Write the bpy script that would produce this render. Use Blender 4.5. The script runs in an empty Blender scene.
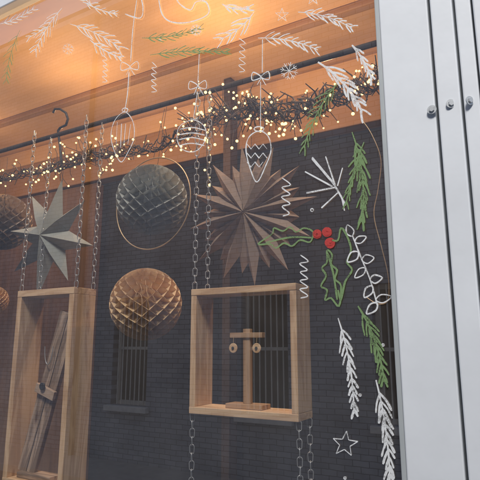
import bpy, bmesh, math, random
from mathutils import Vector, Matrix
random.seed(11)
S=bpy.context.scene
# ---------------------------------------------------------------- camera
CAM=Vector((0,-1.1,1.6)); YAW=math.radians(30); PITCH=math.radians(11.4); F=515.0
cd=bpy.data.cameras.new("camera"); cam=bpy.data.objects.new("camera",cd); S.collection.objects.link(cam)
cam.location=CAM; cam.rotation_euler=(math.radians(90)+PITCH,0,YAW)
cd.sensor_width=36; cd.lens=36*F/480; cd.clip_start=0.05; cd.clip_end=500
S.camera=cam
fw=Vector((-math.sin(YAW)*math.cos(PITCH),math.cos(YAW)*math.cos(PITCH),math.sin(PITCH)))
rt=Vector((math.cos(YAW),math.sin(YAW),0)); up=rt.cross(fw)
def P(u,v,y):
    """surveyed photo point -> world point on the vertical plane at depth y"""
    d=fw+rt*((u-240)/F)+up*((240-v)/F)
    return CAM+d*((y-CAM.y)/d.y)
S.view_settings.view_transform='Standard'; S.view_settings.look='None'; S.view_settings.exposure=0
# ---------------------------------------------------------------- helpers
def link(o,parent=None):
    S.collection.objects.link(o)
    if parent: o.parent=parent
    return o
def empty(name,loc=(0,0,0)):
    e=bpy.data.objects.new(name,None); e.location=loc; e.empty_display_size=.05
    S.collection.objects.link(e); return e
def meshobj(name,verts,faces,mat=None,parent=None,smooth=False):
    m=bpy.data.meshes.new(name); m.from_pydata([tuple(v) for v in verts],[],faces); m.update()
    if mat: m.materials.append(mat)
    if smooth:
        for p in m.polygons: p.use_smooth=True
    return link(bpy.data.objects.new(name,m),parent)
def box(name,x0,x1,y0,y1,z0,z1,mat,parent=None,bev=0.0):
    c=Vector(((x0+x1)/2,(y0+y1)/2,(z0+z1)/2)); hx,hy,hz=(x1-x0)/2,(y1-y0)/2,(z1-z0)/2
    vs=[(sx*hx,sy*hy,sz*hz) for sx in(-1,1) for sy in(-1,1) for sz in(-1,1)]
    fs=[(0,1,3,2),(4,6,7,5),(0,4,5,1),(2,3,7,6),(0,2,6,4),(1,5,7,3)]
    o=meshobj(name,vs,fs,mat,parent)
    o.location=c-(parent.location if parent else Vector())
    if bev>0:
        b=o.modifiers.new("bevel",'BEVEL'); b.width=bev; b.segments=2
    return o
class N:
    def __init__(s,name):
        s.m=bpy.data.materials.new(name); s.m.use_nodes=True; s.t=s.m.node_tree; s.n=s.t.nodes; s.l=s.t.links
        s.b=s.n["Principled BSDF"]; s.out=s.n["Material Output"]
    def add(s,typ,**k):
        x=s.n.new(typ)
        for a,b in k.items():
            if a in x.inputs: x.inputs[a].default_value=b
            else: setattr(x,a,b)
        return x
    def c(s,a,b): s.l.new(a,b)
def ramp(k,fac,stops):
    r=k.add('ShaderNodeValToRGB'); e=r.color_ramp.elements
    e[0].position=stops[0][0]; e[0].color=(*stops[0][1],1); e[1].position=stops[-1][0]; e[1].color=(*stops[-1][1],1)
    for p,c in stops[1:-1]:
        q=e.new(p); q.color=(*c,1)
    k.c(fac,r.inputs[0]); return r
def plain(name,col,rough=.6,var=.25,scale=12,metal=0,bump=.0,bscale=60,stretch=(1,1,1),trans=0):
    k=N(name); tc=k.add('ShaderNodeTexCoord'); mp=k.add('ShaderNodeMapping'); mp.inputs['Scale'].default_value=stretch
    k.c(tc.outputs['Object'],mp.inputs[0])
    nz=k.add('ShaderNodeTexNoise',Scale=scale,Detail=6.0,Roughness=.6); k.c(mp.outputs[0],nz.inputs['Vector'])
    a=tuple(c*(1-var) for c in col); b=tuple(min(1,c*(1+var)) for c in col)
    r=ramp(k,nz.outputs['Fac'],[(.3,a),(.7,b)]); k.c(r.outputs[0],k.b.inputs['Base Color'])
    k.b.inputs['Roughness'].default_value=rough; k.b.inputs['Metallic'].default_value=metal
    if bump>0:
        n2=k.add('ShaderNodeTexNoise',Scale=bscale,Detail=5.0); k.c(mp.outputs[0],n2.inputs['Vector'])
        bp=k.add('ShaderNodeBump',Strength=bump,Distance=.002); k.c(n2.outputs['Fac'],bp.inputs['Height']); k.c(bp.outputs[0],k.b.inputs['Normal'])
    if trans>0:
        tr=k.add('ShaderNodeBsdfTranslucent'); k.c(r.outputs[0],tr.inputs[0])
        mx=k.add('ShaderNodeMixShader'); mx.inputs[0].default_value=trans
        k.c(k.b.outputs[0],mx.inputs[1]); k.c(tr.outputs[0],mx.inputs[2]); k.c(mx.outputs[0],k.out.inputs[0])
    return k.m
def wood(name,dark,light,rough=.5):
    k=N(name); tc=k.add('ShaderNodeTexCoord'); oi=k.add('ShaderNodeObjectInfo')
    mp=k.add('ShaderNodeMapping'); mp.inputs['Scale'].default_value=(1.6,16,16)
    ad=k.add('ShaderNodeVectorMath',operation='ADD'); ml=k.add('ShaderNodeMath',operation='MULTIPLY'); ml.inputs[1].default_value=7.3
    k.c(oi.outputs['Random'],ml.inputs[0]); k.c(tc.outputs['Object'],ad.inputs[0]); k.c(ml.outputs[0],ad.inputs[1]); k.c(ad.outputs[0],mp.inputs[0])
    nz=k.add('ShaderNodeTexNoise',Scale=1.6,Detail=5.0,Roughness=.55,Distortion=.6); k.c(mp.outputs[0],nz.inputs['Vector'])
    w=k.add('ShaderNodeMath',operation='MULTIPLY'); w.inputs[1].default_value=26; k.c(nz.outputs['Fac'],w.inputs[0])
    sn=k.add('ShaderNodeMath',operation='SINE'); k.c(w.outputs[0],sn.inputs[0])
    mr=k.add('ShaderNodeMapRange'); mr.inputs[1].default_value=-1; mr.inputs[2].default_value=1; k.c(sn.outputs[0],mr.inputs[0])
    vo=k.add('ShaderNodeTexVoronoi',Scale=5.0); m2=k.add('ShaderNodeMapping'); m2.inputs['Scale'].default_value=(1,3,3); k.c(ad.outputs[0],m2.inputs[0]); k.c(m2.outputs[0],vo.inputs['Vector'])
    r=ramp(k,mr.outputs[0],[(0,dark),(.55,tuple((a+b)/2 for a,b in zip(dark,light))),(1,light)])
    kn=ramp(k,vo.outputs['Distance'],[(.06,(.45,.3,.2)),(.12,(1,1,1))])
    mu=k.add('ShaderNodeMixRGB',blend_type='MULTIPLY'); mu.inputs[0].default_value=.8; k.c(r.outputs[0],mu.inputs[1]); k.c(kn.outputs[0],mu.inputs[2])
    k.c(mu.outputs[0],k.b.inputs['Base Color']); k.b.inputs['Roughness'].default_value=rough
    return k.m
def brick(name,c1,c2,mortar,msize=.012,bump=.5):
    k=N(name); g=k.add('ShaderNodeNewGeometry'); sx=k.add('ShaderNodeSeparateXYZ'); cx=k.add('ShaderNodeCombineXYZ')
    k.c(g.outputs['Position'],sx.inputs[0]); k.c(sx.outputs['X'],cx.inputs['X']); k.c(sx.outputs['Z'],cx.inputs['Y'])
    bt=k.add('ShaderNodeTexBrick'); bt.inputs['Scale'].default_value=1; bt.inputs['Brick Width'].default_value=.225; bt.inputs['Row Height'].default_value=.08
    bt.inputs['Mortar Size'].default_value=msize*.5; bt.inputs['Mortar Smooth'].default_value=.3; bt.inputs['Bias'].default_value=0
    bt.inputs['Color1'].default_value=(*c1,1); bt.inputs['Color2'].default_value=(*c2,1); bt.inputs['Mortar'].default_value=(*mortar,1)
    nd=k.add('ShaderNodeTexNoise',Scale=6.0,Detail=4.0); k.c(cx.outputs[0],nd.inputs['Vector'])
    mxv=k.add('ShaderNodeMixRGB',blend_type='LINEAR_LIGHT'); mxv.inputs[0].default_value=.012; k.c(cx.outputs[0],mxv.inputs[1]); k.c(nd.outputs['Color'],mxv.inputs[2])
    k.c(mxv.outputs[0],bt.inputs['Vector'])
    nz=k.add('ShaderNodeTexNoise',Scale=1.1,Detail=8.0,Roughness=.7); k.c(cx.outputs[0],nz.inputs['Vector'])
    r=ramp(k,nz.outputs['Fac'],[(.3,(.6,.6,.62)),(.7,(1.25,1.22,1.2))])
    mu=k.add('ShaderNodeMixRGB',blend_type='MULTIPLY'); mu.inputs[0].default_value=1; k.c(bt.outputs['Color'],mu.inputs[1]); k.c(r.outputs[0],mu.inputs[2])
    k.c(mu.outputs[0],k.b.inputs['Base Color']); k.b.inputs['Roughness'].default_value=.75
    bp=k.add('ShaderNodeBump',Strength=bump,Distance=.01,invert=True); k.c(bt.outputs['Fac'],bp.inputs['Height']); k.c(bp.outputs[0],k.b.inputs['Normal'])
    return k.m
def tubes(name,paths,rad,mat,parent=None,res=2,cyclic=False,smooth=True):
    cu=bpy.data.curves.new(name,'CURVE'); cu.dimensions='3D'; cu.bevel_depth=rad; cu.bevel_resolution=res; cu.use_fill_caps=True
    for p in paths:
        sp=cu.splines.new('POLY'); sp.points.add(len(p)-1)
        for i,q in enumerate(p): sp.points[i].co=(*q[:3],1)
        for i,q in enumerate(p):
            if len(q)>3: sp.points[i].radius=q[3]
        sp.use_cyclic_u=cyclic
    cu.materials.append(mat)
    return link(bpy.data.objects.new(name,cu),parent)
# ---------------------------------------------------------------- materials
M_dark=plain("dark_partition",(.014,.013,.015),.9,.1)
M_brownpanel=plain("warm_brown_panel",(.15,.088,.055),.7,.3,6,stretch=(6,1,.6))
M_post=plain("dark_post",(.06,.038,.025),.7,.3,6)
M_ceil=plain("timber_ceiling",(.66,.44,.26),.6,.12,3,stretch=(.4,3,1))
M_mould=plain("ceiling_moulding",(.32,.19,.10),.6,.15,3,stretch=(.4,3,1))
M_white=plain("white_frame_paint",(.74,.77,.80),.4,.05,7,bump=.08,bscale=90)
M_render=plain("white_bounce_render",(.66,.66,.65),.8,.06,3,bump=.2,bscale=40)  # unseen shop facade, made white to bounce sunlight onto the opposite wall
M_bead=plain("glazing_bead",(.42,.45,.46),.5,.06,9)
M_gap=plain("frame_gap",(.10,.11,.12),.8)
M_pine=wood("pine_wood",(.56,.34,.18),(.76,.52,.31))
M_pine2=wood("pine_wood_dark",(.30,.17,.09),(.46,.29,.17))
M_weather=wood("weathered_wood",(.20,.13,.085),(.48,.34,.24))
M_steel=plain("zinc_chain",(.45,.46,.46),.4,.15,30,metal=.6)
M_screw=plain("screw_metal",(.55,.57,.58),.4,.2,60,metal=.4)
M_brass=plain("brass_wire",(.66,.46,.25),.4,.15,20,metal=.6)
M_iron=plain("black_iron",(.03,.028,.027),.5,.2)
M_cable=plain("garland_cable",(.05,.034,.024),.6,.3,30)
M_twig=plain("garland_twig",(.13,.085,.055),.7,.35,40)
M_starB=plain("brown_paper",(.31,.215,.155),.8,.14,9,bump=.2,trans=.15)
M_starG=plain("sage_paper",(.27,.285,.26),.8,.12,9,bump=.2,trans=.12)
M_ballG=plain("sage_tissue",(.43,.44,.40),.85,.1,9,trans=.15)
M_ballT=plain("amber_tissue",(.74,.52,.29),.85,.1,9,trans=.2)
M_ballB=plain("brown_tissue",(.38,.31,.25),.85,.1,9,trans=.15)
M_asph=plain("asphalt",(.06,.06,.062),.85,.25,40,bump=.4)
M_pave=plain("concrete_paving",(.38,.37,.36),.85,.15,8,bump=.3)
M_brickG=brick("grey_painted_brick",(.29,.325,.40),(.37,.405,.48),(.14,.155,.20))
M_stone=plain("sill_stone",(.6,.6,.61),.8,.15,10)
M_pane=plain("dark_window_pane",(.02,.022,.025),.15,.1)
M_sash=plain("cream_sash",(.58,.58,.56),.6,.1)
M_slate=plain("roof_slate",(.09,.09,.10),.7,.3,20)
def marker(name,col):
    k=N(name); g=k.add('ShaderNodeNewGeometry')
    nz=k.add('ShaderNodeTexNoise',Scale=420.0,Detail=3.0); k.c(g.outputs['Position'],nz.inputs['Vector'])
    n2=k.add('ShaderNodeTexNoise',Scale=30.0,Detail=3.0); k.c(g.outputs['Position'],n2.inputs['Vector'])
    k.b.inputs['Base Color'].default_value=(*col,1); k.b.inputs['Roughness'].default_value=.8
    ad=k.add('ShaderNodeMath',operation='ADD'); k.c(nz.outputs['Fac'],ad.inputs[0]); k.c(n2.outputs['Fac'],ad.inputs[1])
    r=ramp(k,ad.outputs[0],[(.74,(.35,)*3),(1.02,(.97,)*3)])
    tr=k.add('ShaderNodeBsdfTransparent'); mx=k.add('ShaderNodeMixShader'); k.c(r.outputs[0],mx.inputs[0]); k.c(tr.outputs[0],mx.inputs[1]); k.c(k.b.outputs[0],mx.inputs[2]); k.c(mx.outputs[0],k.out.inputs[0])
    return k.m
MW=marker("white_chalk_marker",(.76,.78,.79)); MG=marker("green_chalk_marker",(.19,.30,.13)); MR=marker("red_chalk_marker",(.50,.05,.045))
k=N("window_glass"); gl=k.add('ShaderNodeBsdfGlossy'); gl.inputs['Roughness'].default_value=0; gl.inputs['Color'].default_value=(.97,.98,1,1)
tr=k.add('ShaderNodeBsdfTransparent'); tr.inputs[0].default_value=(.97,.975,.97,1)
# symmetric Schlick reflectance (a pane reflects the same from both sides)
lw=k.add('ShaderNodeLayerWeight'); lw.inputs[0].default_value=.5
pw=k.add('ShaderNodeMath',operation='POWER'); pw.inputs[1].default_value=5; k.c(lw.outputs['Facing'],pw.inputs[0])
mr=k.add('ShaderNodeMapRange'); mr.inputs[1].default_value=0; mr.inputs[2].default_value=1; mr.inputs[3].default_value=.24; mr.inputs[4].default_value=1; k.c(pw.outputs[0],mr.inputs[0])
mx=k.add('ShaderNodeMixShader'); k.c(mr.outputs[0],mx.inputs[0]); k.c(tr.outputs[0],mx.inputs[1]); k.c(gl.outputs[0],mx.inputs[2])
df=k.add('ShaderNodeBsdfDiffuse'); df.inputs[0].default_value=(.8,.8,.8,1)
g=k.add('ShaderNodeNewGeometry'); dn=k.add('ShaderNodeTexNoise',Scale=3.0,Detail=6.0,Roughness=.65,Distortion=.8); k.c(g.outputs['Position'],dn.inputs['Vector'])
dm=k.add('ShaderNodeMapRange'); dm.inputs[1].default_value=.3; dm.inputs[2].default_value=.7; dm.inputs[3].default_value=.014; dm.inputs[4].default_value=.045; k.c(dn.outputs['Fac'],dm.inputs[0])
mx2=k.add('ShaderNodeMixShader'); k.c(dm.outputs[0],mx2.inputs[0]); k.c(mx.outputs[0],mx2.inputs[1]); k.c(df.outputs[0],mx2.inputs[2]); k.c(mx2.outputs[0],k.out.inputs[0])
M_glass=k.m
k=N("warm_bulb"); em=k.add('ShaderNodeEmission',Strength=5.0); em.inputs[0].default_value=(1,.58,.20,1); k.c(em.outputs[0],k.out.inputs[0]); M_bulb=k.m
M_bulb.cycles.emission_sampling='NONE'
# ---------------------------------------------------------------- ground and street
G=-.5
meshobj("ground",[(-200,-200,G),(200,-200,G),(200,200,G),(-200,200,G)],[(0,1,2,3)],M_asph)
meshobj("road",[(-60,-4.9,G+.004),(60,-4.9,G+.004),(60,-1.6,G+.004),(-60,-1.6,G+.004)],[(0,1,2,3)],M_asph)
box("pavement",-60,60,-1.6,-.12,G+.006,G+.13,M_pave,bev=.01)
box("pavement",-60,60,-5.98,-4.9,G+.006,G+.13,M_pave,bev=.01)
# ---------------------------------------------------------------- opposite building (seen in the glass)
ob=empty("brick_building",(0,-6,0))
WX=[-14.6,-12.0,-6.35,-3.68,-1.6,1.0,3.5]; wz0,wz1=.55,2.42; hw=.40
xs=-20
segs=[]
for w in WX: segs.append((xs,w-hw)); xs=w+hw
segs.append((xs,14))
box("wall_base",-20,14,-6.3,-6,G,wz0,M_brickG,ob); box("wall_upper",-20,14,-6.3,-6,wz1,8.5,M_brickG,ob)
for i,(a,b) in enumerate(segs): box("pier_%d"%i,a,b,-6.3,-6,wz0,wz1,M_brickG,ob)
for i,w in enumerate(WX):
    box("pane_%d"%i,w-hw,w+hw,-6.22,-6.2,wz0,wz1,M_pane,ob)
    for a,b,c,d in((w-hw,w-hw+.06,wz0,wz1),(w+hw-.06,w+hw,wz0,wz1),(w-hw+.06,w+hw-.06,wz0,wz0+.07),(w-hw+.06,w+hw-.06,wz1-.07,wz1),(w-hw+.06,w+hw-.06,1.5,1.55)):
        box("sash_%d"%i,a,b,-6.198,-6.15,c,d,M_sash,ob)
    box("sill_%d"%i,w-hw-.08,w+hw+.08,-5.998,-5.90,wz0-.10,wz0-.004,M_stone,ob,.01)
    tubes("bars_%d"%i,[[Vector((w-hw+.1+j*.1,-6.05+6,wz0+.01)),Vector((w-hw+.1+j*.1,-6.05+6,wz1-.01))] for j in range(7)],.011,M_sash,ob)
box("cornice",-20,14,-6.35,-5.82,8.5,8.62,M_stone,ob); box("gutter",-20,14,-5.98,-5.84,8.624,8.74,M_iron,ob)
meshobj("roof",[(-20,-5.9-(-6),8.75),(14,.1,8.75),(14,-4,10.5),(-20,-4,10.5)],[(0,1,2,3)],M_slate,ob)
box("back_wall",-20,14,-10,-9.9,G,10.4,M_brickG,ob)
tubes("downpipe",[[Vector((-7.6,.06,G)),Vector((-7.6,.06,8.6))]],.05,M_iron,ob)
# ---------------------------------------------------------------- shop building
sb=empty("shop_building")
GX0,GX1=-3.3,-.268; GZ0,GZ1=.5,2.87
box("facade_left",-9,GX0-.1,.0,.3,G,6.2,M_render,sb)
box("facade_right",.62,7,.0,.3,G,6.2,M_render,sb)
box("facade_upper",GX0-.1,.62,.0,.3,GZ1+.1,6.2,M_render,sb)
box("stall_riser",GX0-.1,.62,-.02,.3,G,GZ0-.08,M_white,sb)
box("display_ceiling",-3.4,.6,.02,1.09,GZ1+.004,GZ1+.08,M_ceil,sb)
box("display_floor",-3.4,-.25,.05,1.09,GZ0-.12,GZ0-.06,M_post,sb)
box("display_back",-3.4,.6,1.09,1.15,GZ0,GZ1+.1,M_dark,sb)
box("side_wall",-3.46,-3.4,.05,1.15,GZ0,GZ1+.1,M_dark,sb)
box("side_wall_2",-.25,-.2,.05,1.088,GZ0,GZ1,M_dark,sb)
box("roof_slab",-9,7,.3,6,6.0,6.2,M_slate,sb)
box("back_of_shop",-9,7,6,6.2,G,6.2,M_render,sb)
box("warm_panel",-3.39,-2.22,1.03,1.088,GZ0,2.545,M_brownpanel,sb)
box("cornice_board",-3.39,-.26,1.0,1.088,2.76,2.868,M_ceil,sb,.006)
box("picture_rail",-3.39,-.26,1.0,1.088,2.55,2.757,M_mould,sb,.006)
box("ceiling_batten",-3.39,-.26,.62,.66,2.845,2.872,M_mould,sb,.004)
box("post",-1.225,-1.185,.86,.93,GZ0,2.868,M_post,sb,.004)
# window
win=empty("shop_window")
meshobj("glass",[(GX0,0.0,GZ0),(GX1+.01,0.0,GZ0),(GX1+.01,0.0,GZ1),(GX0,0.0,GZ1)],[(0,1,2,3)],M_glass,win)
box("frame_head",GX0-.1,.62,-.03,.02,GZ1,GZ1+.1,M_white,win,.004)
box("frame_sill",GX0-.1,.62,-.06,.05,GZ0-.08,GZ0,M_white,win,.004)
box("frame_left",GX0-.1,GX0,-.03,.02,GZ0,GZ1,M_white,win,.004)
yF=-.03
xa=P(437,110,yF).x; xb=P(463,110,yF).x; xc=P(482,110,yF).x
e0=P(387,240,yF).x
box("glazing_bead",e0,e0+.011,yF+.006,.05,GZ0,GZ1,M_bead,win,.002)
box("jamb_inner",e0+.0115,xa-.003,yF,.05,GZ0,GZ1,M_white,win,.003)
box("jamb_middle",xa+.003,xb-.0025,yF-.004,.05,GZ0,GZ1,M_white,win,.003)
box("jamb_outer",xb+.0025,xc-.002,yF-.001,.05,GZ0,GZ1,M_white,win,.003)
box("jamb_end",xc+.002,.62,yF-.004,.05,GZ0,GZ1,M_white,win,.003)
box("gap_back",e0+.014,.61,yF+.012,.04,GZ0+.002,GZ1-.002,M_gap,win)
for i,(u,v) in enumerate([(432,110),(451,104),(470,101)]):
    p=P(u,v,yF-.003)
    bm=bmesh.new()
    bmesh.ops.create_cone(bm,segments=24,radius1=.0095,radius2=.0095,depth=.002,cap_ends=True,matrix=Matrix.Translation((0,0,0)))
    bmesh.ops.create_cone(bm,segments=6,radius1=.006,radius2=.0052,depth=.003,cap_ends=True,matrix=Matrix.Translation((0,0,.0025)))
    me=bpy.data.meshes.new("screw"); bm.to_mesh(me); bm.free(); me.materials.append(M_screw)
    o=link(bpy.data.objects.new("screw_%d"%(i+1),me),win); o.location=p+Vector((0,-.002,0)); o.rotation_euler=(math.radians(90),0,i*.4)
# ---------------------------------------------------------------- chains
def chain(name,a,b,L=.024,w=.0064,r=.0014):
    a=Vector(a); b=Vector(b); d=(b-a); n=max(2,int(d.length/(L-2*r-.001))); q=Vector((0,0,1)).rotation_difference(d.normalized()).to_matrix()
    vs=[];fs=[]; SEG=14; RS=6
    for i in range(n):
        c=a+d*((i+.5)/n); rot=q@Matrix.Rotation(math.radians(90*(i%2)+25+random.uniform(-9,9)),3,'Z')
        base=len(vs); half=L/2-w
        for s in range(SEG):
            t=2*math.pi*s/SEG; cx=math.cos(t)*w; cz=math.sin(t)*w+(half if math.sin(t)>=0 else -half)
            nx=math.cos(t); nz=math.sin(t)
            for k2 in range(RS):
                f=2*math.pi*k2/RS; o=Vector((cx+nx*math.cos(f)*r,math.sin(f)*r,cz+nz*math.cos(f)*r)); vs.append(c+rot@o)
        for s in range(SEG):
            for k2 in range(RS):
                fs.append((base+s*RS+k2,base+((s+1)%SEG)*RS+k2,base+((s+1)%SEG)*RS+(k2+1)%RS,base+s*RS+(k2+1)%RS))
    return meshobj(name,vs,fs,M_steel,None,True)
RAILZ=2.40
# ---------------------------------------------------------------- wooden boxes
def board(name,length,a,b,loc,rot,mat,parent):
    vs=[(sx*length/2,sy*a/2,sz*b/2) for sx in(-1,1) for sy in(-1,1) for sz in(-1,1)]
    o=meshobj(name,vs,[(0,1,3,2),(4,6,7,5),(0,4,5,1),(2,3,7,6),(0,2,6,4),(1,5,7,3)],mat,parent)
    o.location=loc; o.rotation_euler=rot; m=o.modifiers.new("b",'BEVEL'); m.width=.0012; m.segments=2; return o
def wbox(x0,x1,z0,z1,y0,d,t,rz=0):
    e=empty("wooden_display_box",((x0+x1)/2,y0+d/2,(z0+z1)/2)); e.rotation_euler=(0,0,rz)
    W=x1-x0; H=z1-z0
    board("top",W,d,t,(0,0,H/2-t/2),(0,0,0),M_pine,e); board("bottom",W,d,t,(0,0,-H/2+t/2),(0,0,0),M_pine,e)
    board("side_left",H-2*t-.0004,d-.002,t,(-W/2+t/2,0,0),(0,math.radians(90),0),M_pine,e)
    board("side_right",H-2*t-.0004,d-.002,t,(W/2-t/2,0,0),(0,math.radians(90),0),M_pine,e)
    return e
bx0=P(190,350,.10).x; bx1=P(297,350,.10).x; bz1=P(245,286,.10).z; bz0=P(245,418,.10).z
wbox(bx0,bx1,bz0,bz1,.10,.09,.018)
lx0=P(18,290,.10).x; lx1=P(74,290,.10).x; lz1=P(45,289,.10).z; lz0=P(30,490,.10).z
wbox(lx0,lx1,lz0,lz1,.10,.10,.022)
for x in (bx0+.004,bx1-.004):
    for y in (.112,.178):
        chain("hanging_chain",(x,y,bz1),(x,y,RAILZ)) if not(x>bx0+.1) else None
        chain("hanging_chain",(x,y,bz0-.6),(x,y,bz0)) if y<.15 or x>bx0+.1 else None
for x in (lx0+.004,lx1-.004):
    for y in (.112,.188): chain("hanging_chain",(x,y,lz1),(x,y,RAILZ))
# jewellery stand in middle box
je=empty("jewellery_stand",((bx0+bx1)/2-.003,.145,bz0+.0185))
def cyl(name,r1,r2,h,loc,mat,parent,seg=24,rot=(0,0,0)):
    bm=bmesh.new(); bmesh.ops.create_cone(bm,segments=seg,radius1=r1,radius2=r2,depth=h,cap_ends=True)
    me=bpy.data.meshes.new(name); bm.to_mesh(me); bm.free(); me.materials.append(mat)
    for p in me.polygons: p.use_smooth=len(p.vertices)==4
    o=link(bpy.data.objects.new(name,me),parent); o.location=loc; o.rotation_euler=rot
    b=o.modifiers.new("b",'BEVEL'); b.width=.001; b.segments=2; b.limit_method='ANGLE'; return o
board("base",.11,.05,.012,(0,0,.006),(0,0,0),M_pine2,je)
board("upright",.195,.014,.022,(0,0,.012+.0975),(0,math.radians(90),0),M_pine2,je)
board("crossbar",.10,.02,.014,(0,-.002,.19),(0,0,0),M_pine2,je)
for i,s in enumerate((-1,1)):
    tubes("earring_hook_%d"%i,[[Vector((s*.036,-.014,.188)),Vector((s*.036,-.016,.170))]],.0008,M_brass,je)
    cyl("earring_disc_%d"%i,.013,.013,.003,(s*.036,-.016,.156),M_pine,je,24,(math.radians(90),0,0))
    cyl("earring_dot_%d"%i,.004,.004,.003,(s*.036,-.019,.156),M_iron,je,12,(math.radians(90),0,0))
# leaning board display in left box
le=empty("leaning_jewellery_board",((lx0+lx1)/2+.004,.135,lz0+.0225))
H=lz1-lz0-.05
ang=math.atan2(.165,H*.93)
for i,(o_,w_,m_) in enumerate(((-.026,.042,M_weather),(.018,.036,M_weather))):
    board("plank_%d"%i,H*.93,.016,w_,(o_+.005,.01,H*.47),(0,math.radians(-90)+ang,0),m_,le)
board("cross_piece",.095,.012,.03,(.004,-.008,H*.47),(0,ang,0),M_weather,le)
board("foot",.16,.05,.018,(-.02,0.01,.009),(0,0,0),M_weather,le)
board("prop",H*.8,.012,.014,(.085,.02,H*.41),(0,math.radians(-90)+.02,0),M_pine2,le)
cyl("clasp",.012,.012,.006,(.0,-.02,H*.5),M_iron,le,20,(math.radians(90),0,0))
tubes("necklace",[[Vector((-.02+.02*math.cos(t)+.03,-.012,H*.72-.06*abs(math.sin(t)))) for t in [i*math.pi/16 for i in range(17)]]],.0015,M_steel,le)
# ---------------------------------------------------------------- paper stars
def star(name,c,R,n,inner,depth,mat,rot=0,alt=.8):
    vs=[];fs=[]
    for i in range(n):
        a=rot+2*math.pi*i/n; Rr=R*(alt if (i%2) else 1)*random.uniform(.95,1.03); h=math.pi/n
        a+=random.uniform(-.03,.03)
        b=len(vs)
        def pt(r,t,y): return Vector((math.cos(t)*r,y,math.sin(t)*r))
        vs+= [pt(0,0,-depth),pt(R*inner,a-h,depth*.25),pt(Rr,a,0),pt(R*inner,a+h,depth*.25),pt(R*inner*.9,a,-depth*.75),pt(0,0,depth),pt(R*inner*.9,a,depth*.75)]
        fs+=[(b,b+1,b+4),(b+1,b+2,b+4),(b+2,b+3,b+4),(b+3,b,b+4)]
        fs+=[(b+5,b+6,b+1),(b+1,b+6,b+2),(b+2,b+6,b+3),(b+3,b+6,b+5)]
    e=empty(name,c)
    o=meshobj("paper",vs,fs,mat,e)
    tubes("hanging_thread",[[Vector((0,depth,R*inner)),Vector((0,depth,RAILZ-c.z))]],.0008,M_cable,e)
    return e
star("paper_star",P(49,237,.22),.245,8,.40,.045,M_starG,rot=math.radians(78),alt=.92)
def bagstar(c,R,n,mat):
    e=empty("paper_bag_star",c); vs=[];fs=[]
    for L in range(2):
        for i in range(n):
            a=2*math.pi*(i+.5*L)/n+.1; h=math.pi/n*1.0; Rr=R*random.uniform(.93,1.04)*(1 if L==0 else .80); yy=.014*L
            b=len(vs)
            def pt(r,t,y): return Vector((math.cos(t)*r,y,math.sin(t)*r))
            vs+=[pt(.004,a,-.030+yy),pt(R*.34,a-h,.006+yy),pt(R*.60,a-h*.62,.006+yy),pt(Rr,a,0+yy),pt(R*.60,a+h*.62,.006+yy),pt(R*.34,a+h,.006+yy),pt(R*.34,a,-.026+yy),pt(R*.60,a,-.018+yy)]
            fs+=[(b,b+1,b+6),(b+1,b+2,b+7,b+6),(b+2,b+3,b+7),(b+3,b+4,b+7),(b+4,b+5,b+6,b+7),(b+5,b,b+6)]
    o=meshobj("paper",vs,fs,mat,e)
    tubes("hanging_thread",[[Vector((0,.022,R*.4)),Vector((0,.022,RAILZ-c.z))]],.0008,M_cable,e)
    return e
bagstar(P(248,214,.20),.215,12,M_starB)
# ---------------------------------------------------------------- honeycomb balls
def ball(c,R,mat,NS=30,cells=10,tilt=0,thread=True):
    e=empty("honeycomb_paper_ball",c); e.rotation_euler=(0.1,tilt,random.uniform(0,1))
    vs=[];fs=[]; ML=cells*2; rad=[.5,.8,1.0]; sp=2*math.pi/NS
    for i in range(NS):
        base=len(vs); sg=1 if i%2 else -1
        for j in range(ML+1):
            ph=-math.pi/2+math.pi*j/ML; tri=(1 if j%2 else -1)*.46*sp*sg
            th=i*sp+tri
            for r in rad: vs.append(Vector((math.cos(ph)*math.cos(th)*R*r,math.cos(ph)*math.sin(th)*R*r,math.sin(ph)*R*(r if r<1 else 1))))
        for j in range(ML):
            for q in range(2):
                a=base+j*3+q; fs.append((a,a+1,a+4,a+3))
    o=meshobj("tissue",vs,fs,mat,e)
    bm=bmesh.new(); bmesh.ops.create_uvsphere(bm,u_segments=32,v_segments=16,radius=R*.74)
    me=bpy.data.meshes.new("core"); bm.to_mesh(me); bm.free(); me.materials.append(mat); link(bpy.data.objects.new("core",me),e)
    if thread: tubes("hanging_thread",[[Vector((0,0,R*.9)),Vector((0,0,RAILZ-c.z))]],.0008,M_cable,e)
    return e
def pxm(u,v,y,px):
    p=P(u,v,y); return px*((p-CAM).dot(fw))/F
c1=P(152,200,.20); ball(c1,pxm(152,200,.2,35.5),M_ballG,tilt=.15)
c2=P(146,304,.20); ball(c2,pxm(146,304,.2,36),M_ballT,tilt=-.1,thread=False)
ball(P(3,222,.26),pxm(3,222,.26,28),M_ballB); ball(P(-6,300,.3),pxm(-6,300,.3,14),M_ballT)
hr=pxm(152,202,.16,47)
hc=P(152,203,.16)
hp=empty("metal_hoop",hc)
tubes("ring",[[Vector((math.cos(t)*hr,0,math.sin(t)*hr)) for t in [i*2*math.pi/72 for i in range(72)]]],.002,M_brass,hp,3,True)
tubes("cord",[[Vector((0,0,hr)),Vector((0,.05,RAILZ-hc.z))]],.0009,M_cable,hp)
tubes("ball_cord",[[c1-Vector((0,0,.1)),c2+Vector((0,0,.1))]],.0009,M_cable)
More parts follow.
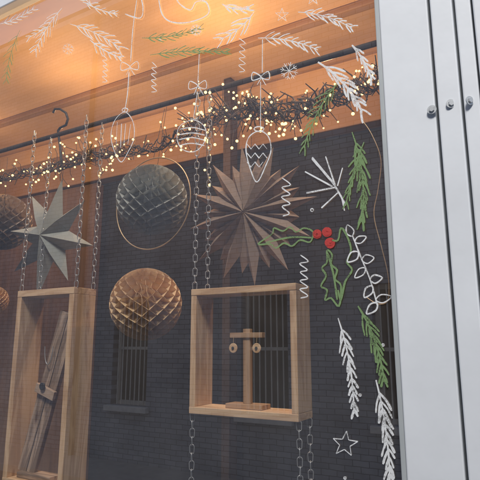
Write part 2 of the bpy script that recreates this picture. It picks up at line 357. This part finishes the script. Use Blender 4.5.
# ---------------------------------------------------------------- rail, hook
tubes("hanging_rail",[[Vector((-3.38,.20,RAILZ+.012)),Vector((-.27,.20,RAILZ+.012))]],.009,M_cable)
hk=[P(53,113,.2),P(55,109,.2),P(60,109,.2),P(66,113,.2),P(68,119,.2),P(66,125,.2),P(60,128,.2),P(58,131,.2),P(60,145,.2),P(62,170,.2)]
tubes("iron_hook",[hk],.005,M_iron)
# ---------------------------------------------------------------- fairy light garland
gp=[(-30,182),(0,178),(30,172),(60,166),(80,158),(110,152),(145,150),(175,138),(200,122),(235,110),(262,108),(290,112),(320,104),(350,92),(380,78),(392,72)]
dens=[.6,.7,.9,1.1,1.5,1.2,.7,.7,1.7,2.0,1.6,1.1,1.0,.8,.5,.3]
tdens=[.4,.4,.4,.5,.6,.5,.4,.5,.9,1.3,1.5,1.2,1.2,1.2,1.1,1.0]
def lerp_g(t):
    f=t*(len(gp)-1); i=min(int(f),len(gp)-2); k_=f-i
    return gp[i][0]*(1-k_)+gp[i+1][0]*k_,gp[i][1]*(1-k_)+gp[i+1][1]*k_,dens[i]*(1-k_)+dens[i+1]*k_
def lerp_t(t):
    f=t*(len(gp)-1); i=min(int(f),len(gp)-2); k_=f-i
    return tdens[i]*(1-k_)+tdens[i+1]*k_
ge=empty("fairy_light_garland")
cables=[];bulbs=[];twigs=[]
for s in range(7):
    ph=random.uniform(0,6); pts=[]; fr_=random.uniform(.3,.5)
    for i in range(221):
        t=i/220; u,v,d=lerp_g(t); q=P(u,v,.2)
        rr=.010+.014*lerp_t(t)
        q+=Vector((random.uniform(-.006,.006),math.cos(ph+i*fr_)*rr,math.sin(ph+i*fr_)*rr+random.uniform(-.006,.006)))
        pts.append(q)
    cables.append(pts)
tubes("cable",cables,.0019,M_cable,ge,1)
for i in range(440):
    t=random.random(); u,v,d=lerp_g(t)
    if random.random()>d/2.0: continue
    q=P(u,v,.2); a=random.uniform(0,2*math.pi); l=random.uniform(.02,.075)*(.6+.5*d)
    dr=Vector((random.uniform(-.7,.7),math.cos(a)*.8,math.sin(a))).normalized()
    m=q+dr*l*.5+Vector((random.uniform(-.01,.01),0,random.uniform(-.012,.012))); e_=q+dr*l
    twigs.append([(*q,1),(*m,.9),(*e_,.7)]); bulbs.append(e_)
for i in range(360):
    t=random.random(); u,v,d=lerp_g(t); td=lerp_t(t)
    if random.random()>td/1.5: continue
    q=P(u,v,.2); a=random.uniform(0,6.28); l=random.uniform(.03,.08)*(.5+.5*td)
    dr=Vector((random.uniform(-1,1),math.cos(a)*.7,math.sin(a))).normalized()
    twigs.append([(*q,1.9),(*(q+dr*l*.5+Vector((random.uniform(-.01,.01),0,.008))),1.6),(*(q+dr*l),1.1)])
for u0,v0,u1,v1 in((206,125,208,185),(118,152,100,176),(345,95,372,80)):
    for j in range(9):
        f=j/8; bulbs.append(P(u0+(u1-u0)*f+random.uniform(-3,3),v0+(v1-v0)*f,.19))
    twigs.append([P(u0,v0,.19),P(u1,v1,.19)])
tubes("twigs",twigs,.0014,M_twig,ge,1)
bm=bmesh.new()
for b in bulbs:
    bmesh.ops.create_icosphere(bm,subdivisions=2,radius=random.uniform(.0026,.0048),matrix=Matrix.Translation(b))
me=bpy.data.meshes.new("bulbs"); bm.to_mesh(me); bm.free(); me.materials.append(M_bulb); link(bpy.data.objects.new("bulbs",me),ge)
for i,(u,v,e_) in enumerate([(70,150,10),(215,100,9),(330,90,6),(-60,180,8)]):
    ld=bpy.data.lights.new("garland_glow",'POINT'); ld.energy=e_; ld.color=(1,.61,.31); ld.shadow_soft_size=.01
    lo=link(bpy.data.objects.new("garland_glow_%d"%i,ld),ge); lo.location=P(u,v,.42)+Vector((0,0,.06))
# ---------------------------------------------------------------- marker drawings
YG=-.003
def smooth(pts,n=6,cyc=False):
    if len(pts)<3: return pts
    out=[];m=len(pts)
    rng=range(m if cyc else m-1)
    for i in rng:
        p0=pts[(i-1)%m] if cyc or i>0 else pts[i]; p1=pts[i]; p2=pts[(i+1)%m]; p3=pts[(i+2)%m] if cyc or i+2<m else p2
        for s in range(n):
            t=s/n
            out.append(tuple(.5*((2*p1[k])+(-p0[k]+p2[k])*t+(2*p0[k]-5*p1[k]+4*p2[k]-p3[k])*t*t+(-p0[k]+3*p1[k]-3*p2[k]+p3[k])*t**3) for k in(0,1)))
    out.append(pts[0] if cyc else pts[-1]); return out
wp=smooth([(362,120),(372,135),(381,160),(378,190),(374,215),(381,245),(388,275),(388,300),(378,304),(366,297)],6)
tubes("copper_wire",[[P(u,v,.03) for u,v in wp]],.0011,M_brass)
def draw(name,strokes,mat,w=.0034):
    w*=.92
    vs=[];fs=[]
    for st in strokes:
        pts=st; ww=w*random.uniform(.75,1.15); y=YG-random.uniform(0,.0009)
        q=[P(u,v,y) for u,v in pts]
        b=len(vs); n=len(q)
        for i,p in enumerate(q):
            a=q[max(0,i-1)]; c=q[min(n-1,i+1)]; d=(c-a); 
            if d.length<1e-7: d=Vector((1,0,0))
            d.normalize(); nn=Vector((-d.z,0,d.x)); k_=ww/2*random.uniform(.78,1.15)
            if i in(0,n-1): k_*=.65
            vs+=[p+nn*k_,p-nn*k_]
        for i in range(n-1): fs.append((b+2*i,b+2*i+1,b+2*i+3,b+2*i+2))
    return meshobj(name,vs,fs,mat)
def J(a): return a+random.uniform(-.7,.7)
def line(*p,n=5): return smooth([(J(a),J(b)) for a,b in p],n)
def fir(a,b,bend=0,n=8,l=14,ang=38,stem=True,both=True,t0=.12):
    ax,ay=a;bx,by=b; mx_=(ax+bx)/2-(by-ay)*bend; my=(ay+by)/2+(bx-ax)*bend
    def q(t): return ((1-t)**2*ax+2*t*(1-t)*mx_+t*t*bx,(1-t)**2*ay+2*t*(1-t)*my+t*t*by)
    out=[[q(i/10) for i in range(11)]] if stem else []
    for i in range(n):
        for s in(-1,1):
            t=t0+(1-t0)*(i+random.uniform(-.2,.2))/(n-.5); p=q(t); p2=q(min(1,t+.05)); p1=q(t-.05)
            th=math.atan2(p2[1]-p1[1],p2[0]-p1[0]); L=l*(1-.4*t)*random.uniform(.75,1.2)
            g=th+s*math.radians(ang+random.uniform(-9,9))
            out.append(smooth([p,(p[0]+math.cos(g)*L*.5-s*math.sin(g)*-.6,p[1]+math.sin(g)*L*.5),(p[0]+math.cos(g-s*.15)*L,p[1]+math.sin(g-s*.15)*L)],3))
    return out
def squig(x,y0,y1,n,w=4):
    p=[]
    for i in range(n*2+1): p.append((x+(w if i%2 else -w)*random.uniform(.8,1.15),y0+(y1-y0)*i/(2*n)+(2 if i%2 else 0)))
    return [smooth(p,5)]
def bow(x,y,s=8):
    return [smooth([(x,y),(x-s,y-s*.6),(x-s*1.1,y+s*.4)],5,True),smooth([(x,y),(x+s*.9,y-s*.7),(x+s,y+s*.3)],5,True),line((x,y),(x-s*.5,y+s)),line((x,y),(x+s*.6,y+s))]
def flake(x,y,r):
    o=[]
    for i in range(4):
        a=i*math.pi/4+.2; o.append([(x-math.cos(a)*r,y-math.sin(a)*r),(x+math.cos(a)*r,y+math.sin(a)*r)])
    for i in range(8):
        a=i*math.pi/4+.2
        o.append([(x+math.cos(a-.3)*r*.9,y+math.sin(a-.3)*r*.9),(x+math.cos(a)*r*.6,y+math.sin(a)*r*.6),(x+math.cos(a+.3)*r*.9,y+math.sin(a+.3)*r*.9)])
    return o
def starl(x,y,r,rot=-1.57):
    p=[(x+math.cos(rot+i*4*math.pi/5)*r,y+math.sin(rot+i*4*math.pi/5)*r) for i in range(6)]; return [[p[i],p[i+1]] for i in range(5)]
def staro(x,y,r):
    p=[]
    for i in range(10):
        a=-1.45+i*math.pi/5; rr=r if i%2==0 else r*.42; p.append((x+math.cos(a)*rr,y+math.sin(a)*rr))
    return [[p[i],p[(i+1)%10]] for i in range(10)]
def ell(x,y,rx,ry,n=24): return [(x+math.cos(i*2*math.pi/n)*rx,y+math.sin(i*2*math.pi/n)*ry) for i in range(n+1)]
draw("painted_bauble",[line((136,0),(133,30),(131,62)),line((129,72),(127,95),(125,112)),
  smooth([(125,112),(133,122),(134,138),(128,152),(121,162),(114,150),(111,135),(115,120)],5,True)]+bow(130,67,8)+[line((118+i*4,122+i),(116+i*4,150-i*2)) for i in range(4)]+[ell(125,110,3,2,10)],MW)
draw("painted_bauble",[line((200,50),(198,82)),line((197,92),(194,118)),smooth([(193,120),(204,126),(206,138),(199,149),(190,152),(181,148),(177,138),(180,126)],5,True)]+bow(198,86,8)+[line((179,130+i*5),(192,127+i*5.5),(205,130+i*5)) for i in range(4)]+[[(190,119),(197,119)]],MW)
draw("painted_bauble",[line((263,40),(262,72)),line((261,82),(260,128)),smooth([(259,131),(268,136),(271,150),(266,165),(257,182),(250,168),(246,150),(249,137)],5,True)]+bow(261,77,8)
  +[[(247+i*4,144+(5 if i%2 else 0)+k_*9) for i in range(6-(k_==2))] for k_ in range(3)]+[ell(259,129,5,2.5,10)],MW)
draw("painted_fir_branch",fir((62,8),(35,52),.1,8,14)+fir((50,26),(28,38),0,4,9),MW)
draw("painted_fir_branch",fir((70,24),(120,48),-.1,9,15),MW); draw("painted_fir_branch",fir((90,40),(122,58),.1,6,10),MW)
draw("painted_fir_branch",fir((150,55),(228,52),-.06,13,12,30),MG); draw("painted_fir_branch",fir((142,38),(200,28),.1,10,11,30),MG)
draw("painted_fir_branch",fir((20,30),(6,82),.1,7,11),MG)
draw("painted_fir_branch",fir((0,24),(34,8),.1,6,10),MW)
draw("painted_fir_branch",fir((92,6),(74,-8),.1,4,9),MW); draw("painted_fir_branch",fir((84,2),(118,14),.1,5,9),MW)
draw("painted_snowflake",flake(68,49,6),MW,.0022); draw("painted_snowflake",flake(289,71,9),MW,.0028); 
draw("painted_snowflake",flake(196,30,6),MW,.0022)
draw("painted_curl",squig(105,55,82,5,2.5),MW,.0025); draw("painted_curl",squig(154,62,92,5,2.5),MW,.0025); draw("painted_curl",squig(242,38,72,5,3),MW,.0025)
draw("painted_curl",squig(286,178,216,4,4),MW,.003); draw("painted_curl",squig(304,255,298,5,4),MW,.003)
draw("painted_stocking",[smooth([(125,14),(140,18),(143,8),(140,-6)],6),smooth([(158,-6),(162,14),(172,22),(190,22),(208,14),(206,2),(196,2),(190,10),(178,2),(176,-8)],6)],MW,.0045)
draw("painted_leaf_branch",fir((254,12),(219,40),-.15,5,20,35),MW,.0045); draw("painted_leaf_branch",fir((222,4),(250,8),.2,4,12,35),MW,.0045)
draw("painted_fir_branch",fir((258,38),(318,50),-.12,9,13),MW); draw("painted_fir_branch",fir((298,12),(352,28),-.12,9,13),MW)
draw("painted_star",starl(282,15,7),MW,.0024)
draw("painted_star",starl(313,-2,7),MW,.0024)
draw("painted_leaf_branch",fir((318,62),(362,112),-.15,8,19,34),MW,.0055); draw("painted_leaf_branch",fir((352,45),(372,80),-.1,5,13,34),MW,.005)
draw("painted_fir_branch",fir((340,80),(304,148),.12,10,16,34),MG)
draw("painted_leaf_branch",[line((335,185),(312,158)),line((333,186),(305,172)),line((335,188),(307,193)),line((338,193),(322,208)),line((335,184),(325,156)),line((338,186),(343,168)),line((341,196),(345,210)),line((312,158),(322,170),(335,185),(346,206))],MW,.0055)
draw("painted_fir_branch",fir((352,132),(362,222),-.12,13,20,26),MG,.0045)
draw("painted_fir_branch",fir((364,142),(346,205),.06,7,14,26),MG,.004)
hl=smooth([(313,232),(304,228),(296,232),(290,227),(283,231),(274,228),(272,234),(258,244),(270,244),(276,248),(284,243),(292,246),(300,240),(310,242)],4,True)
hl2=smooth([(327,250),(332,255),(331,264),(337,270),(335,279),(341,286),(339,306),(331,298),(325,300),(327,290),(321,286),(326,276),(322,268),(327,262)],4,True)
hl3=smooth([(332,240),(338,240),(341,228),(347,236),(351,250),(347,262),(352,270),(345,282),(341,300),(338,290)],4)
draw("painted_holly",[hl,line((312,238),(290,237),(266,242)),hl2,line((328,252),(333,275),(337,300)),hl3],MG,.0046)
def disc(cx,cy,r):
    o=[]
    rr=r
    while rr>.5: o.append(ell(cx,cy,rr,rr,16)); rr-=1.1
    return o
draw("painted_holly_berries",disc(317,234,3.8)+disc(327,232,4.2)+disc(330,243,4.4),MR,.0046)
def leafo(x,y,a,L,w):
    c,s=math.cos(a),math.sin(a); f=lambda p,q:(x+c*p-s*q,y+s*p+c*q)
    return smooth([f(0,0),f(L*.4,w),f(L,0),f(L*.4,-w)],5,True)
tw=[line((352,235),(360,255),(370,280),(378,308))]
for (x,y,a) in((352,236,-1.9),(355,242,-.6),(358,252,2.5),(362,260,-.3),(365,268,2.3),(370,280,-.2),(372,286,2.2),(376,300,-.3),(377,303,2.2)): tw.append(leafo(x,y,a+random.uniform(-.15,.15),random.uniform(12,16),random.uniform(3.3,4.4)))
draw("painted_leaf_twig",tw,MW,.0036)
draw("painted_fir_branch",fir((338,318),(354,414),-.08,11,17,30),MW,.0055)
draw("painted_fir_branch",fir((358,306),(384,382),-.12,11,20,30),MG,.0048)
draw("painted_fir_branch",fir((376,380),(390,486),-.06,12,20,30),MW,.0055)
draw("painted_star",staro(345,444,13),MW,.0034)
draw("painted_dots",[ell(312,210,1.5,1.5,8),ell(360,395,1.2,1.2,8),ell(383,345,1.2,1.2,8),ell(345,478,1.2,1.2,8),ell(160,40,1,1,8)],MW,.003)
# ---------------------------------------------------------------- light
w=bpy.data.worlds.new("World"); S.world=w; w.use_nodes=True
sk=w.node_tree.nodes.new('ShaderNodeTexSky'); sk.sky_type='NISHITA'; sk.sun_disc=False; el=math.radians(53); sk.sun_elevation=el
sk.dust_density=2.0
az=math.radians(160)  # clockwise from +Y
sk.sun_rotation=az
bg=w.node_tree.nodes['Background']; w.node_tree.links.new(sk.outputs[0],bg.inputs[0]); bg.inputs[1].default_value=.15
sl=bpy.data.lights.new("sun",'SUN'); sl.energy=3.9; sl.angle=math.radians(14); sl.color=(1,.97,.93)
so=link(bpy.data.objects.new("sun",sl)); 
d=Vector((math.sin(az)*math.cos(el),math.cos(az)*math.cos(el),math.sin(el)))
so.rotation_euler=d.to_track_quat('Z','Y').to_euler()
